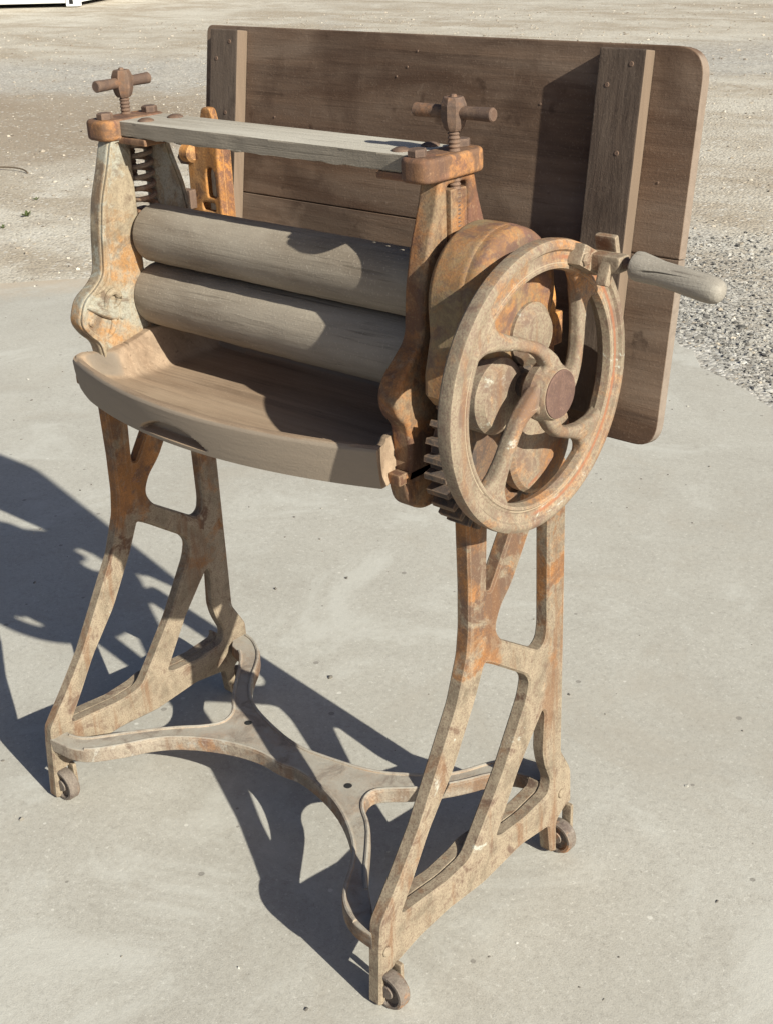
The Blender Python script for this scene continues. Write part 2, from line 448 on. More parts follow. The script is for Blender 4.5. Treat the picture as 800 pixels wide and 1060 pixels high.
def ground_mat():
    t = NT('dry_dirt')
    v = t.coords()
    n1 = t.noise(v, .35, 8, .6, .4)
    n2 = t.noise(t.coords(loc=(3, 8, 0)), 2.6, 8, .65)
    n3 = t.noise(v, 38, 6, .75)
    vo = t.vor(v, 70, out="Color")
    vd = t.vor(v, 70)
    vs = t.sep(vo)
    c = t.mix(t.ramp(n1, [(.35, 0), (.65, 1)]), (.42, .375, .31), (.53, .49, .42))
    strk = t.noise(t.coords(scale=(.5, 1.6, 1), rot=(0, 0, R(-38)), loc=(2, 2, 0)), 1.1, 7, .62, .6)
    c = t.mix(t.ramp(strk, [(.46, 0), (.60, .75)]), c, (.335, .275, .205))
    c = t.mix(t.ramp(n2, [(.50, 0), (.66, .5)]), c, (.33, .275, .21))
    c = t.mix(t.ramp(n2, [(.34, .6), (.46, 0)]), c, (.56, .525, .46))
    xyz0 = t.sep(v)
    px_ = t.math('MULTIPLY', t.math('ADD', xyz0[0], 6.3), .42)
    py_ = t.math('MULTIPLY', t.math('SUBTRACT', xyz0[1], 4.1), .50)
    pd = t.math('ADD', t.math('MULTIPLY', px_, px_), t.math('MULTIPLY', py_, py_))
    pd = t.math('ADD', pd, t.math('MULTIPLY', t.math('SUBTRACT', n2, .5), 2.0))
    c = t.mix(t.ramp(pd, [(.3, .8), (1.2, 0)]), c, (.275, .215, .155))
    # grey gravel lies near the right edge of the slab and in a band across the yard
    xyz = t.sep(v)
    d = t.math('ADD', t.math('MULTIPLY', t.math('ADD', xyz[0], .6), .62), t.math('MULTIPLY', t.math('SUBTRACT', xyz[1], 2.4), .78))
    near = t.math('ADD', d, t.math('MULTIPLY', t.math('SUBTRACT', n2, .5), 1.6))
    side = t.math('ADD', t.math('SUBTRACT', xyz[1], t.math('MULTIPLY', xyz[0], -1.0)), t.math('MULTIPLY', t.math('SUBTRACT', n2, .5), 1.2))
    g = t.math('MULTIPLY', t.ramp(near, [(.25, 1), (1.0, 0)]), t.ramp(side, [(.9, 0), (1.0, 1)]))
    b1 = t.math('SUBTRACT', xyz[1], t.math('MULTIPLY', xyz[0], .72))
    b1 = t.math('ADD', b1, t.math('MULTIPLY', t.math('SUBTRACT', n2, .5), 2.2))
    band = t.ramp(t.math('MULTIPLY', b1, .05), [(.49, 0), (.54, .8), (.62, .8), (.68, 0)])
    g = t.math('MAXIMUM', g, t.math('MULTIPLY', band, t.ramp(n2, [(.3, .4), (.6, 1)])), True)
    gcol = t.ramp(vs[0], [(.0, (.20, .19, .175)), (.35, (.33, .315, .29)), (.75, (.44, .42, .385)), (1, (.62, .59, .55))])
    c = t.mix(g, c, gcol)
    c = t.mix(t.ramp(n3, [(.30, .5), (.50, 0)]), c, (.20, .165, .13))
    c = t.mix(t.ramp(vs[1], [(.93, 0), (.96, .6)]), c, (.60, .57, .52))
    c = t.mix(t.ramp(vs[2], [(.93, 0), (.96, .55)]), c, (.17, .145, .125))
    h = t.math('ADD', n3, t.math('MULTIPLY', vd, -.9))
    return t.done(c, .95, h, .45, .010)

bm = bmesh.new()
vs = [bm.verts.new((x, y, -.020)) for x, y in ((-160, -120), (120, -120), (120, 160), (-160, 160))]
bm.faces.new(vs)
ground = structure(obj('ground', bm, ground_mat(), smooth=0))

def slab_mat():
    t = NT('worn_concrete')
    v = t.coords()
    n1 = t.noise(v, 1.3, 8, .6, .5)
    n2 = t.noise(t.coords(loc=(5, 2, 1)), 7, 8, .65, .3)
    n3 = t.noise(v, 95, 5, .7)
    n4 = t.noise(t.coords(loc=(1, 3, 0)), 420, 3, .6)
    c = t.mix(t.ramp(n1, [(.35, 0), (.68, 1)]), (.375, .355, .315), (.44, .42, .375))
    c = t.mix(t.ramp(n2, [(.52, 0), (.74, .55)]), c, (.475, .46, .42))
    c = t.mix(t.ramp(n2, [(.26, .45), (.46, 0)]), c, (.325, .30, .262))
    c = t.mix(t.ramp(n3, [(.28, .5), (.48, 0)]), c, (.27, .25, .22))
    c = t.mix(t.ramp(n3, [(.56, 0), (.72, .4)]), c, (.52, .50, .46))
    c = t.mix(t.ramp(n4, [(.33, .4), (.5, 0)]), c, (.24, .225, .2))
    n5 = t.noise(t.coords(loc=(2, 2, 0)), 160, 4, .75)
    c = t.mix(t.ramp(n5, [(.60, 0), (.66, .65)]), c, (.57, .55, .50))
    c = t.mix(t.ramp(n5, [(.32, .6), (.37, 0)]), c, (.21, .195, .17))
    n6 = t.noise(t.coords(loc=(8, 3, 0)), 2.6, 9, .72, .8)
    c = t.mix(t.ramp(n6, [(.53, 0), (.62, .5)]), c, (.50, .49, .45))
    c = t.mix(t.ramp(n6, [(.36, .4), (.46, 0)]), c, (.36, .325, .275))
    vo = t.new("ShaderNodeTexVoronoi", feature='F1')
    t.link(v, vo.inputs["Vector"])
    vo.inputs["Scale"].default_value = 30
    cs = t.sep(vo.outputs["Color"])
    rad = t.math('MULTIPLY', t.ramp(cs[0], [(.74, 0), (1, 1)]), .16)
    spot = t.math('LESS_THAN', vo.outputs["Distance"], rad)
    c = t.mix(t.math('MULTIPLY', spot, .6), c, t.ramp(cs[1], [(.55, (.16, .145, .13)), (.62, (.62, .60, .55))]))
    # dirt washed over the left rim of the slab
    xyz = t.sep(v)
    d = t.math('ADD', t.math('MULTIPLY', t.math('ADD', xyz[0], 2.64), .67), t.math('MULTIPLY', t.math('SUBTRACT', xyz[1], 1.82), -.74))
    d = t.math('ADD', d, t.math('MULTIPLY', t.math('SUBTRACT', n2, .5), .5))
    dirt = t.mix(n3, (.36, .29, .22), (.50, .43, .345))
    c = t.mix(t.ramp(d, [(.0, .95), (.22, 0)]), c, dirt)
    h = t.math('ADD', t.math('MULTIPLY', n3, .7), t.math('ADD', t.math('MULTIPLY', n4, .3), t.math('MULTIPLY', spot, -.5)))
    return t.done(c, .9, h, .32, .0025)

corner = Vector((-1.16, 3.16))
d1, d2 = Vector((.741, .671)), Vector((.778, -.628))
e1 = [corner - d1 * (k * .12) for k in range(0, 75)]
e2 = [corner + d2 * (k * .05) for k in range(1, 150)]
edge = []
for k, p in enumerate(reversed(e1)):
    edge.append((p.x + rng.normal() * .012, p.y + rng.normal() * .012))
w = 0
for p in e2:
    w = w * .7 + rng.normal() * .008
    edge.append((p.x + w, p.y + w + rng.normal() * .003))
poly = edge + [(6, -7), (-7, -7)]
bm = bmesh.new()
top = [bm.verts.new((x, y, -.008)) for x, y in poly]
bot = [bm.verts.new((x, y, -.05)) for x, y in poly]
bm.faces.new(top)
for k in range(len(poly)):
    k2 = (k + 1) % len(poly)
    bm.faces.new((top[k], top[k2], bot[k2], bot[k]))
bmesh.ops.recalc_face_normals(bm, faces=bm.faces)
slab = structure(obj('concrete_slab', bm, slab_mat(), smooth=0))

def stones(name, xy, size, zbase, label, cols):
    """many little broken stones in one mesh (nobody could count them)"""
    b = bmesh.new()
    bmesh.ops.create_icosphere(b, subdivisions=1, radius=1)
    V0 = np.array([v.co[:] for v in b.verts])
    F0 = np.array([[v.index for v in f.verts] for f in b.faces])
    b.free()
    n = len(xy)
    V = V0[None] * (1 + .35 * rng.normal(size=(n, len(V0), 1)).clip(-1, 1))
    V = V * (np.array([1, 1, .62]) * rng.uniform(.6, 1.3, size=(n, 1, 3)))
    a = rng.uniform(0, 6.28, n)
    ca, sa = np.cos(a)[:, None], np.sin(a)[:, None]
    X = V[..., 0] * ca - V[..., 1] * sa
    Y = V[..., 0] * sa + V[..., 1] * ca
    V = np.stack([X, Y, V[..., 2]], -1) * size[:, None, None]
    V[..., 0] += xy[:, None, 0]
    V[..., 1] += xy[:, None, 1]
    V[..., 2] += zbase + size[:, None] * .08
    F = (F0[None] + (np.arange(n) * len(V0))[:, None, None]).reshape(-1, 3)
    me = bpy.data.meshes.new(name)
    me.from_pydata(V.reshape(-1, 3).tolist(), [], F.tolist())
    t = NT(name)
    ge = t.new("ShaderNodeNewGeometry")
    fine = t.noise(t.coords(), 260, 3, .7)
    c = t.ramp(ge.outputs["Random Per Island"], cols)
    c = t.mix(t.ramp(fine, [(.35, .4), (.6, 0)]), c, (.12, .11, .10))
    me.materials.append(t.done(c, .9, fine, .3, .002))
    o = bpy.data.objects.new(name, me)
    COL.objects.link(o)
    o['kind'] = 'stuff'
    o['label'] = label
    return o

# gravel beside the right edge of the slab
N = 32000
along = rng.uniform(-1.2, 3.0, N)
out = -.05 + .06 * rng.uniform(0, 1, N) ** .35 + rng.exponential(.75, N).clip(0, 3.6) + rng.uniform(0, .12, N)
nrm = np.array([.628, .778])
xy = np.array([-.41, 2.56]) + along[:, None] * np.array(d2) + out[:, None] * nrm
size = rng.lognormal(-5.7, .52, N).clip(.0013, .013)
stones('gravel', xy, size, -.020, 'grey broken gravel along the right edge of the concrete',
       [(0, (.07, .067, .062)), (.25, (.17, .16, .148)), (.6, (.28, .268, .245)), (.92, (.37, .355, .33)), (1, (.56, .54, .50))])
# loose stones over the dirt yard
N = 9000
r_ = rng.uniform(0, 1, N)
dist = 2.2 + 13 * r_ ** 1.3
ang = rng.uniform(R(96), R(152), N)
xy = np.c_[.6 + dist * np.cos(ang), 0 + dist * np.sin(ang)]
rel = (xy - np.array(corner)) @ np.array([[-.671, .628], [.741, .778]])
keep = (rel.max(1) > .03)
xy = xy[keep]
size = (rng.lognormal(-5.5, .45, len(xy)) * (.8 + .07 * np.linalg.norm(xy, axis=1))).clip(.002, .016)
stones('loose_stones', xy, size, -.020, 'small loose stones scattered over the dirt yard',
       [(0, (.16, .13, .10)), (.3, (.34, .29, .23)), (.85, (.44, .39, .32)), (1, (.52, .48, .41))])
# grit on the slab
N = 420
xy = np.c_[rng.uniform(-2.6, 1.3, N), rng.uniform(-.6, 2.4, N)]
size = rng.lognormal(-6.2, .45, N).clip(.001, .006)
stones('grit', xy, size, -.008, 'dark and pale specks of grit lying on the concrete',
       [(0, (.10, .09, .08)), (.7, (.22, .2, .17)), (.85, (.48, .46, .41)), (1, (.6, .58, .53))])

# a dead twig and three small weeds on the dirt at the left
tw = [(-4.86, 3.05, -.012), (-4.78, 3.09, -.004), (-4.68, 3.12, -.002), (-4.60, 3.125, -.006), (-4.54, 3.105, -.014)]
twm = NT('dry_twig_bark')
twig = obj('twig', tube(smooth_open(tw, 2), .0042, 8), twm.done(twm.mix(twm.noise(twm.coords(), 60), (.09, .065, .045), (.18, .14, .10)), .9))
twig['label'] = 'thin dark dead twig lying on the bare dirt left of the mangle'
twig['category'] = 'twig'
wdm = NT('weed_leaf')
M['weed'] = wdm.done(wdm.mix(wdm.noise(wdm.coords(), 40), (.045, .065, .02), (.10, .12, .045)), .8)
def weed(x, y, k, n, label):
    b = bmesh.new()
    for i in range(n):
        a, l = 2.4 * i + rng.uniform(0, .6), k * rng.uniform(.5, 1)
        d = Vector((math.cos(a), math.sin(a), rng.uniform(.25, .9))).normalized()
        sd = d.cross(Vector((0, 0, 1))).normalized() * l * .16
        p = [Vector((0, 0, 0)), d * l * .55 + Vector((0, 0, l * .1)), d * l]
        q = [b.verts.new(v) for v in (p[0], p[1] + sd, p[2], p[1] - sd)]
        b.faces.new(q)
    o = obj('weed', b, M['weed'], smooth=0)
    o.location = (x, y, -.019)
    o['label'], o['category'], o['group'] = label, 'weed', 'small weeds in the dirt'
weed(-3.66, 2.49, .045, 16, 'largest small green weed in the dirt just below the twig')
weed(-3.55, 2.29, .030, 10, 'tiny dark weed in the dirt nearest the left edge of the concrete slab')
weed(-3.93, 2.73, .030, 9, 'tiny dark weed farthest to the right on the dirt, nearest to the twig')

# ------------------------------------------------------------------ white shipping container far behind
cont = bpy.data.objects.new('shipping_container', None)
COL.objects.link(cont)
cont.location = (-14.479, 10.802, -.020)
cont.rotation_euler = (0, 0, math.atan2(.563, 1.01))
cont['label'] = 'white painted steel container at the far edge of the yard, only its bottom corner showing'
cont['category'] = 'container'
wt = NT('white_container_paint')
wn = wt.noise(wt.coords(), 3, 6, .6)
M['white'] = wt.done(wt.mix(wt.ramp(wn, [(.4, 0), (.75, .5)]), (.80, .80, .78), (.66, .63, .58)), .55)
bkt = NT('dark_slot')
M['dark'] = bkt.done((.02, .02, .02), .9)
def cpart(name, bm, mat, par=cont):
    me = bpy.data.meshes.new(name); bm.to_mesh(me); bm.free(); me.materials.append(mat)
    o = bpy.data.objects.new(name, me); COL.objects.link(o); o.parent = par
    return o
L_, D_, H_ = 6.06, 2.44, 2.59
bm = bmesh.new()
prof = []
x = -L_ + .16
while x < -.2:
    prof += [(x, .04), (x + .07, .04), (x + .14, .075), (x + .21, .075)]
    x += .28
lo = [bm.verts.new((a, b, .20)) for a, b in prof]
hi = [bm.verts.new((a, b, H_ - .1)) for a, b in prof]
lo2 = [bm.verts.new((a, b + .03, .20)) for a, b in prof]
hi2 = [bm.verts.new((a, b + .03, H_ - .1)) for a, b in prof]
for k in range(len(prof) - 1):
    bm.faces.new((lo[k], lo[k + 1], hi[k + 1], hi[k]))
    bm.faces.new((lo2[k + 1], lo2[k], hi2[k], hi2[k + 1]))
box((-L_ + .16, D_ - .06, .2), (-.16, D_ - .03, H_ - .1), 0, bm)
box((-L_ + .03, .16, .2), (-L_ + .06, D_ - .16, H_ - .1), 0, bm)
box((-.06, .16, .2), (-.03, D_ - .16, H_ - .1), 0, bm)
cpart('wall_panel', bm, M['white'])
bm = None
for y0, y1 in ((.01, .12), (D_ - .12, D_ - .01)):
    for z0, z1 in ((.055, .20), (H_ - .12, H_ - .02)):
        bm = box((-L_ + .17, y0, z0), (-.17, y1, z1), .006, bm)
for x0, x1 in ((-L_ + .01, -L_ + .12), (-.12, -.01)):
    for z0, z1 in ((.055, .20), (H_ - .12, H_ - .02)):
        bm = box((x0, .17, z0), (x1, D_ - .17, z1), .006, bm)
cpart('rail', bm, M['white'])
cpart('roof', box((-L_ + .05, .05, H_ - .1), (-.05, D_ - .05, H_ - .03), 0), M['white'])
for x0, x1 in ((-L_, -L_ + .16), (-.16, 0)):
    for y0, y1 in ((0, .16), (D_ - .16, D_)):
        cpart('corner_post', box((x0 + .005, y0 + .005, .12), (x1 - .005, y1 - .005, H_ - .12), .006), M['white'])
        for z0 in (0.01, H_ - .118):
            bm = box((x0, y0, z0), (x1, y1, z0 + .118), .006)
            cc = cpart('corner_casting', bm, M['white'])
            yy = y0 - .002 if y0 == 0 else y1 - .01
            b2 = box((x0 + .05, yy, z0 + .03), (x1 - .05, yy + .012, z0 + .09), .004)
            cpart('lashing_slot', b2, M['dark'], cc)

# ------------------------------------------------------------------ the mangle
mangle = bpy.data.objects.new('mangle', None)
COL.objects.link(mangle)
mangle.location = (.32, .2, 0)
mangle['label'] = 'rusty cast iron laundry mangle with two wooden rollers and tilted wooden table standing on concrete'
mangle['category'] = 'laundry mangle'
mg = mangle
YC = .251                                              # plane of the roller axles

# --- leg frames
LEG_OUTER = [(y, max(z, -.006)) for y, z in LEG_OUTER]
LEG_OUTER[9] = (.0125, -.004)
outline = fillet([(.1947, .60)] + LEG_OUTER[1:-1] + [(.3915, .60)], .007)
LEG_H1B = [(.2335, .585)] + LEG_H1[1:-1] + [(.305, .585)]
LEG_H2B = [(.345, .575)] + LEG_H2[1:-1] + [(.354, .575)]
holes = [fillet(h, .012) for h in (LEG_H1B, LEG_H2B, LEG_H3)] + [fillet(LEG_H4, .008)]
legs = []
for x1 in (0.0, .66):
    bm = plate_mesh([outline] + holes, x1 - .021, x1, 'x', .0030, 0)
    rail = fillet([(.05, .047), (.0908, .0545), (.1484, .0575), (.2189, .0525), (.3045, .061), (.385, .060), (.372, .117), (.3666, .1044), (.315, .0983), (.261, .1015), (.2484, .1075), (.2135, .110), (.1931, .1041), (.1496, .1002), (.1022, .1046), (.0567, .1074)], .004)
    merge(bm, plate_mesh([rail], x1 - .040, x1 - .0195, 'x', .0024, 0))
    lg = obj('leg_frame', bm, M['leg'], mg)
    legs.append(lg)
    # caster forks and wheels under both feet
    for y0, y1, zt in ((.041, .048, .055), (.4065, .4135, .075)):
        obj('caster_fork', box((x1 - .006, y0, .012), (x1 + .010, y1, zt - .008), .003), M['leg'], lg)
    for yc in (.0275, .3955):
        prof = [(-.009, 0), (-.009, .010), (-.004, .012), (-.004, .021), (-.009, .0235), (-.009, .0275), (-.006, .030),
                (.006, .030), (.009, .0275), (.009, .0235), (.004, .021), (.004, .012), (.009, .010), (.009, 0)]
        prof = [(a, b * .84) for a, b in prof]
        obj('caster_wheel', lathe(prof, 'y', (x1 + (.005 if yc < .2 else -.002), yc, .0180), 40), M['caster'], lg)
    for yb, zb in ((.028, .075), (.395, .092)):
        obj('bolt_head', rod(x1 - .002, x1 + .0035, .007, 'x', (0, yb, zb), 14), M['leg'], lg)

# --- stretcher
loop = smooth_open(ST_FRONT, 2) + smooth_open(ST_RIGHT, 2) + smooth_open(ST_BACK, 2) + smooth_open(ST_LEFT, 2)
bm = plate_mesh([loop], .078, .100, 'z', .0025, 2)
def inset(lp, d):
    n = len(lp)
    out = []
    ar = sum(lp[i][0] * lp[(i + 1) % n][1] - lp[(i + 1) % n][0] * lp[i][1] for i in range(n))
    sg = 1 if ar > 0 else -1
    for i in range(n):
        a, b = np.array(lp[i - 1]), np.array(lp[(i + 1) % n])
        t = (b - a) / (np.linalg.norm(b - a) + 1e-9)
        out.append((lp[i][0] - t[1] * d * sg, lp[i][1] + t[0] * d * sg))
    return out
lp_in = inset(loop, .0035)
k0 = 0
for seg_ in (ST_FRONT, ST_RIGHT, ST_BACK, ST_LEFT):            # cast bead along each edge
    n_ = len(smooth_open(seg_, 2))
    cut = max(4, int(n_ * .10))
    tube([(x, y, .0995) for x, y in lp_in[k0 + cut:k0 + n_ - cut]], .0032, 8, bm)
    k0 += n_
st = obj('stretcher', bm, M['stretch'], mg)
for (bx, by) in ((.425, .215), (.20, .235)):
    obj('bolt_hole', rod(.0995, .1006, .006, 'z', (bx, by, 0), 16, .0004), M['dark'], st)

# --- upper side frames
half = [(.222, .962), (.214, .93), (.200, .89), (.190, .845), (.186, .79), (.165, .772), (.146, .757), (.137, .735),
        (.143, .714), (.158, .700), (.163, .66), (.150, .635), (.158, .605), (.180, .592)]
full = half + [(2 * YC + .0 - y, z) for y, z in reversed(half)]
slot = [(.2335, .950), (.2335, .72), (.2685, .72), (.2685, .950)]
frames = []
half_left = [(.199, .962), (.190, .93), (.174, .885), (.167, .846), (.162, .792), (.148, .778), (.126, .765), (.115, .735),
             (.128, .715), (.143, .702), (.150, .66), (.150, .635), (.158, .605), (.180, .592)]
full_left = half_left + [(2 * YC - y - .012, z) for y, z in reversed(half_left)]
def make_frame(x0, x1, mat):
    bm = plate_mesh([fillet(full if x0 > .3 else full_left, .012), fillet(slot, .006)], x0, x1, 'x', .005, 3)
    if x0 < .3:                                        # raised rim of the left casting
        o_ = fillet(full_left, .012)
        merge(bm, plate_mesh([inset(o_, .0015), inset(o_, .0075)], x1 - .002, x1 + .0035, 'x', .0015, 2))
    return obj('side_frame', bm, mat, mg)
for side, (x0, x1) in enumerate(((.056, .080), (.580, .608))):
    fr = make_frame(x0, x1, M['frame'] if side else M['frame_pale'])
    frames.append(fr)
    s = 1 if side else -1
    xm = (x0 + x1) / 2 if side else .064
    if side == 0:
        x0 = .046
    # cap with two nuts
    cp = plate_mesh([fillet([(x0 - .006, .190), (x1 + .008, .190), (x1 + .008, .293), (x0 - .006, .293)], .016)], .957, .983, 'z', .005, 3)
    if side == 0:
        merge(cp, box((x1 - .01, .212, .9525), (x1 + .055, .290, .9615), .003))
    else:
        merge(cp, box((x0 - .055, .212, .9525), (x0 + .01, .290, .9615), .003))
    cap = obj('end_cap', cp, M['cap'], fr)
    for yn in (.206, .279):
        obj('cap_nut', rod(.982, .991, .0105, 'z', (xm - .004 * s, yn, 0), 6, .0015), M['screw'], fr, 20)
    # bearing blocks in the slot
    obj('bearing_block', box((x0 + .006, .236, .80), (x1 - .004, .266, .862), .004), M['frame'], fr)
    obj('bearing_block', box((x0 + .006, .236, .722), (x1 - .004, .266, .775), .004), M['frame'], fr)
    if side:
        obj('guide_block', box((x1 - .016, .237, .885), (x1 + .001, .265, .945), .003), M['frame'], fr)
    # coil spring above the upper bearing
    path = []
    for k in range(0, 6 * 16 + 1):
        a = 2 * math.pi * k / 16
        path.append((xm + .011 * s * -1 + .0135 * math.cos(a), YC + .0135 * math.sin(a), .865 + .085 * k / 96))
    obj('spring', tube(path, .0034, 8), M['spring'], fr)

# ornament cast on the left lobe: rosette of ribs
def ridge(pts, rr, bm=None):
    q = smooth_open(pts, 3)
    r = np.interp(np.linspace(0, 1, len(q)), np.linspace(0, 1, len(rr)), rr)
    return tube(q, [float(v) for v in r], 10, bm)
bm = ridge([(.079, .128, .757), (.081, .140, .752), (.082, .155, .742), (.081, .172, .733), (.079, .180, .728)], [.001, .0045, .006, .005, .001])
ridge([(.079, .160, .742), (.081, .163, .760), (.082, .172, .768), (.082, .182, .764), (.081, .183, .752), (.079, .174, .744)], [.001, .004, .005, .005, .004, .001], bm)
ridge([(.079, .172, .738), (.081, .171, .725), (.081, .166, .714), (.079, .158, .706)], [.001, .0045, .004, .001], bm)
ridge([(.079, .175, .800), (.080, .170, .780), (.080, .160, .772), (.079, .140, .768)], [.001, .003, .003, .001], bm)
lathe([(.0795, .0065), (.0825, .005), (.0838, .002), (.084, 0)], 'x', (0, .136, .733), 16, bm)
lathe([(.0795, .0055), (.0820, .004), (.0830, .002), (.0832, 0)], 'x', (0, .186, .730), 16, bm)
obj('cast_ornament', bm, M['frame_pale'], frames[0])

# --- pressure screws
def screw(xs, ang, nseg, hl):
    prof = [(.90, 0), (.90, .006)]
    z = .902
    while z < 1.008:
        prof += [(z, .0055), (z + .0022, .0068)]
        z += .0044
    prof += [(1.008, .0055), (1.009, 0)]
    sc = obj('pressure_screw', lathe(prof, 'z', (xs, YC, 0), 28), M['screw'], mg)
    bm = bmesh.new()
    nut = lathe([(1.004, 0), (1.004, .0085), (1.0075, .0112), (1.016, .0138), (1.030, .0138), (1.0365, .0112), (1.038, .0102), (1.038, .004), (1.0405, .003), (1.041, 0)], 'z', (xs, YC, 0), nseg)
    lathe([(-hl, 0), (-hl, .0062), (-hl + .0015, .0074), (-.02, .0068), (.02, .0068), (hl - .0015, .0074), (hl, .0062), (hl, 0)], 'x', (0, 0, 0), 20, bm)
    bmesh.ops.rotate(bm, verts=bm.verts, cent=(0, 0, 0), matrix=Matrix.Rotation(ang, 3, 'Z'))
    bmesh.ops.translate(bm, verts=bm.verts, vec=(xs, YC, 1.0225))
    obj('screw_nut', nut, M['screw'], sc, 20)
    obj('tee_handle', bm, M['screw'], sc)
screw(.054, R(97), 6, .048)
screw(.603, R(4), 9, .050)

# --- top plank
bm = box((.084, .2135, .962), (.576, .288, .981), .002)
bmesh.ops.subdivide_edges(bm, edges=[e for e in bm.edges if e.calc_length() > .3], cuts=40)
for v in bm.verts:
    if v.co.y < .22:
        v.co.z += rng.normal() * .0007 if v.co.z < .97 else 0
        v.co.y += rng.normal() * .0004
pk = obj('top_plank', bm, M['plank'], mg)
for bx, by in ((.118, .232), (.128, .272), (.545, .232), (.553, .272)):
    obj('bolt_head', lathe([(.980, .011), (.9825, .010), (.9845, .006), (.985, 0)], 'z', (bx, by, 0), 18), M['screw'], pk)

# --- rollers
for zc, x0, r in ((.831, .083, .0385), (.7474, .076, .043)):
    x1 = .574
    prof = [(x0, 0), (x0, r - .005), (x0 + .002, r - .002), (x0 + .006, r)]
    prof += [(x0 + .006 + (x1 - x0 - .012) * k / 24, r + rng.normal() * .00025) for k in range(1, 24)]
    prof += [(x1 - .006, r), (x1 - .002, r - .002), (x1, r - .005), (x1, 0)]
    ro = obj('roller', lathe(prof, 'x', (0, YC, zc), 72), M['roller'], mg)
    obj('axle', rod(.045, x0 + .001, .011, 'x', (0, YC, zc), 20), M['gear'], ro)
    obj('axle', rod(.5735, .680, .011, 'x', (0, YC, zc), 20), M['gear'], ro)

# --- drip tray: carved board with raised rim and bowed front
def tray():
    nx, ny, nf = 150, 46, 28
    XA, XB = .040, .594
    bm = bmesh.new()
    rows = []
    for i in range(nx + 1):
        u = i / nx
        x = XA + (XB - XA) * u
        e = 2 * u - 1
        yf = .067 + .053 * e * e
        def px(y):
            k = max(0, min(1, (y - .128) / .035))
            k = k * k * (3 - 2 * k)
            return (XA + .044 * k) * (1 - u) + (XB - .018 * k) * u
        if u < .03:
            yf += ((.03 - u) / .03) ** 2 * .010
        yb = .345
        col = []
        zb = .634 + .012 * min(1, max(0, (-e - .80) / .20)) ** 1.5
        # underside, from the back to the front
        col += [(px(yb), yb - .02, zb + .02), (px(yf + .1), yf + .10, zb), (x, yf + .012, zb)]
        # front face from the bottom to the lip, with a shallow finger groove near the left
        q = (x - .300) / .070
        for j in range(nf + 1):
            t = j / nf
            y = yf + .006 * (1 - t) ** 1.5
            z = zb + (.680 - zb) * t
            if abs(q) < 1:
                top = .62 * (1 - q * q) ** .8
                lo_ = max(0, min(1, (t - .10) / .10))
                hi_ = max(0, min(1, (top - t) / .10))
                y += .014 * lo_ * lo_ * (3 - 2 * lo_) * hi_ * hi_ * (3 - 2 * hi_)
            col.append((x, y, z))
        # rounded lip, hollow floor, rising back
        for j in range(1, ny + 1):
            w_ = (j / ny) ** 1.3
            y = yf + (yb - yf) * w_
            df = y - yf
            xx = px(y)
            dl = min(x - XA, XB - x)
            fr = math.exp(-(max(0, df - .011) / .007) ** 2)
            en = math.exp(-(max(0, dl - .010) / .016) ** 2) if x < .3 else math.exp(-(max(0, dl - .008) / .010) ** 2)
            z = .659 + .0255 * max(fr, en) - .003 * math.sin(math.pi * min(1, df / .2))
            if df < .004:
                z -= .002
            if x < .3:
                z += .024 * max(0, min(1, (y - .13) / .09)) * en
            z += .065 * max(0, (y - .318) / .027) ** 1.5 * (1 - .3 * en)
            col.append((xx, y, z))
        rows.append([bm.verts.new(p) for p in col])
    n = len(rows[0])
    for a, b in zip(rows[:-1], rows[1:]):
        for k in range(n):
            k2 = (k + 1) % n
            bm.faces.new((a[k], b[k], b[k2], a[k2]))
    bm.faces.new(rows[0])
    bm.faces.new(rows[-1][::-1])
    bmesh.ops.triangulate(bm, faces=[f for f in bm.faces if len(f.verts) > 4])
    bmesh.ops.recalc_face_normals(bm, faces=bm.faces)
    return bm
tr = obj('drip_tray', tray(), M['tray'], mg, 40)
for xx in (.018, .590):
    obj('tray_bearer', box((xx, .140, .634), (xx + .018, .30, .648), .003), M['frame'], mg)

# --- wooden table folded up behind the rollers, leaning back a little
TILT = math.atan(.150)
def lean(bm):
    # modelled upright with the front face at y = .405 at the bottom edge z = .632, then leaned back
    bmesh.ops.rotate(bm, verts=bm.verts, cent=(0, .405, .632), matrix=Matrix.Rotation(-TILT, 3, 'X'))
    return bm
ZB, ZT = .632, 1.077
XL, XR = -.022, .772
cuts = [ZB, .8515, ZT]
tb = None
for k in range(2):
    z0, z1 = cuts[k] + (.0004 if k else 0), cuts[k + 1] - .0004
    rr = [.001] * 4
    if k == 0:
        rr = [.001, .030, .001, .001]
    if k == 1:
        rr = [.001, .001, .035, .012]
    b = plate_mesh([fillet([(XL, z0), (XR, z0), (XR, z1), (XL, z1)], rr, 8)], .405, .420, 'y', .0015, 2)
    tb = b if tb is None else merge(tb, b)
tbl = obj('table_board', lean(tb), M['table'], mg)
for (x0, x1, bott) in ((.008, .064, .66), (.651, .711, .66)):
    bm = None
    bt = obj('batten', lean(box((x0, .3848, bott), (x1, .4045, ZT - .006), .0025)), M['batten'], tbl)
    for fx, zz in ((.25, ZT - .045), (.72, ZT - .022), (.40, .84), (.62, .96)):
        obj('nail_head', lean(rod(.3842, .3852, .0030, 'y', (x0 + fx * (x1 - x0), 0, zz), 12, .0006)), M['screw'], bt)
for k in range(9):
    xx, zz = rng.uniform(XL + .05, XR - .02), rng.uniform(.88, ZT - .02)
    obj('nail_head', lean(rod(.4043, .4055, .0015, 'y', (xx, 0, zz), 8, .0003)), M['screw'], tbl)

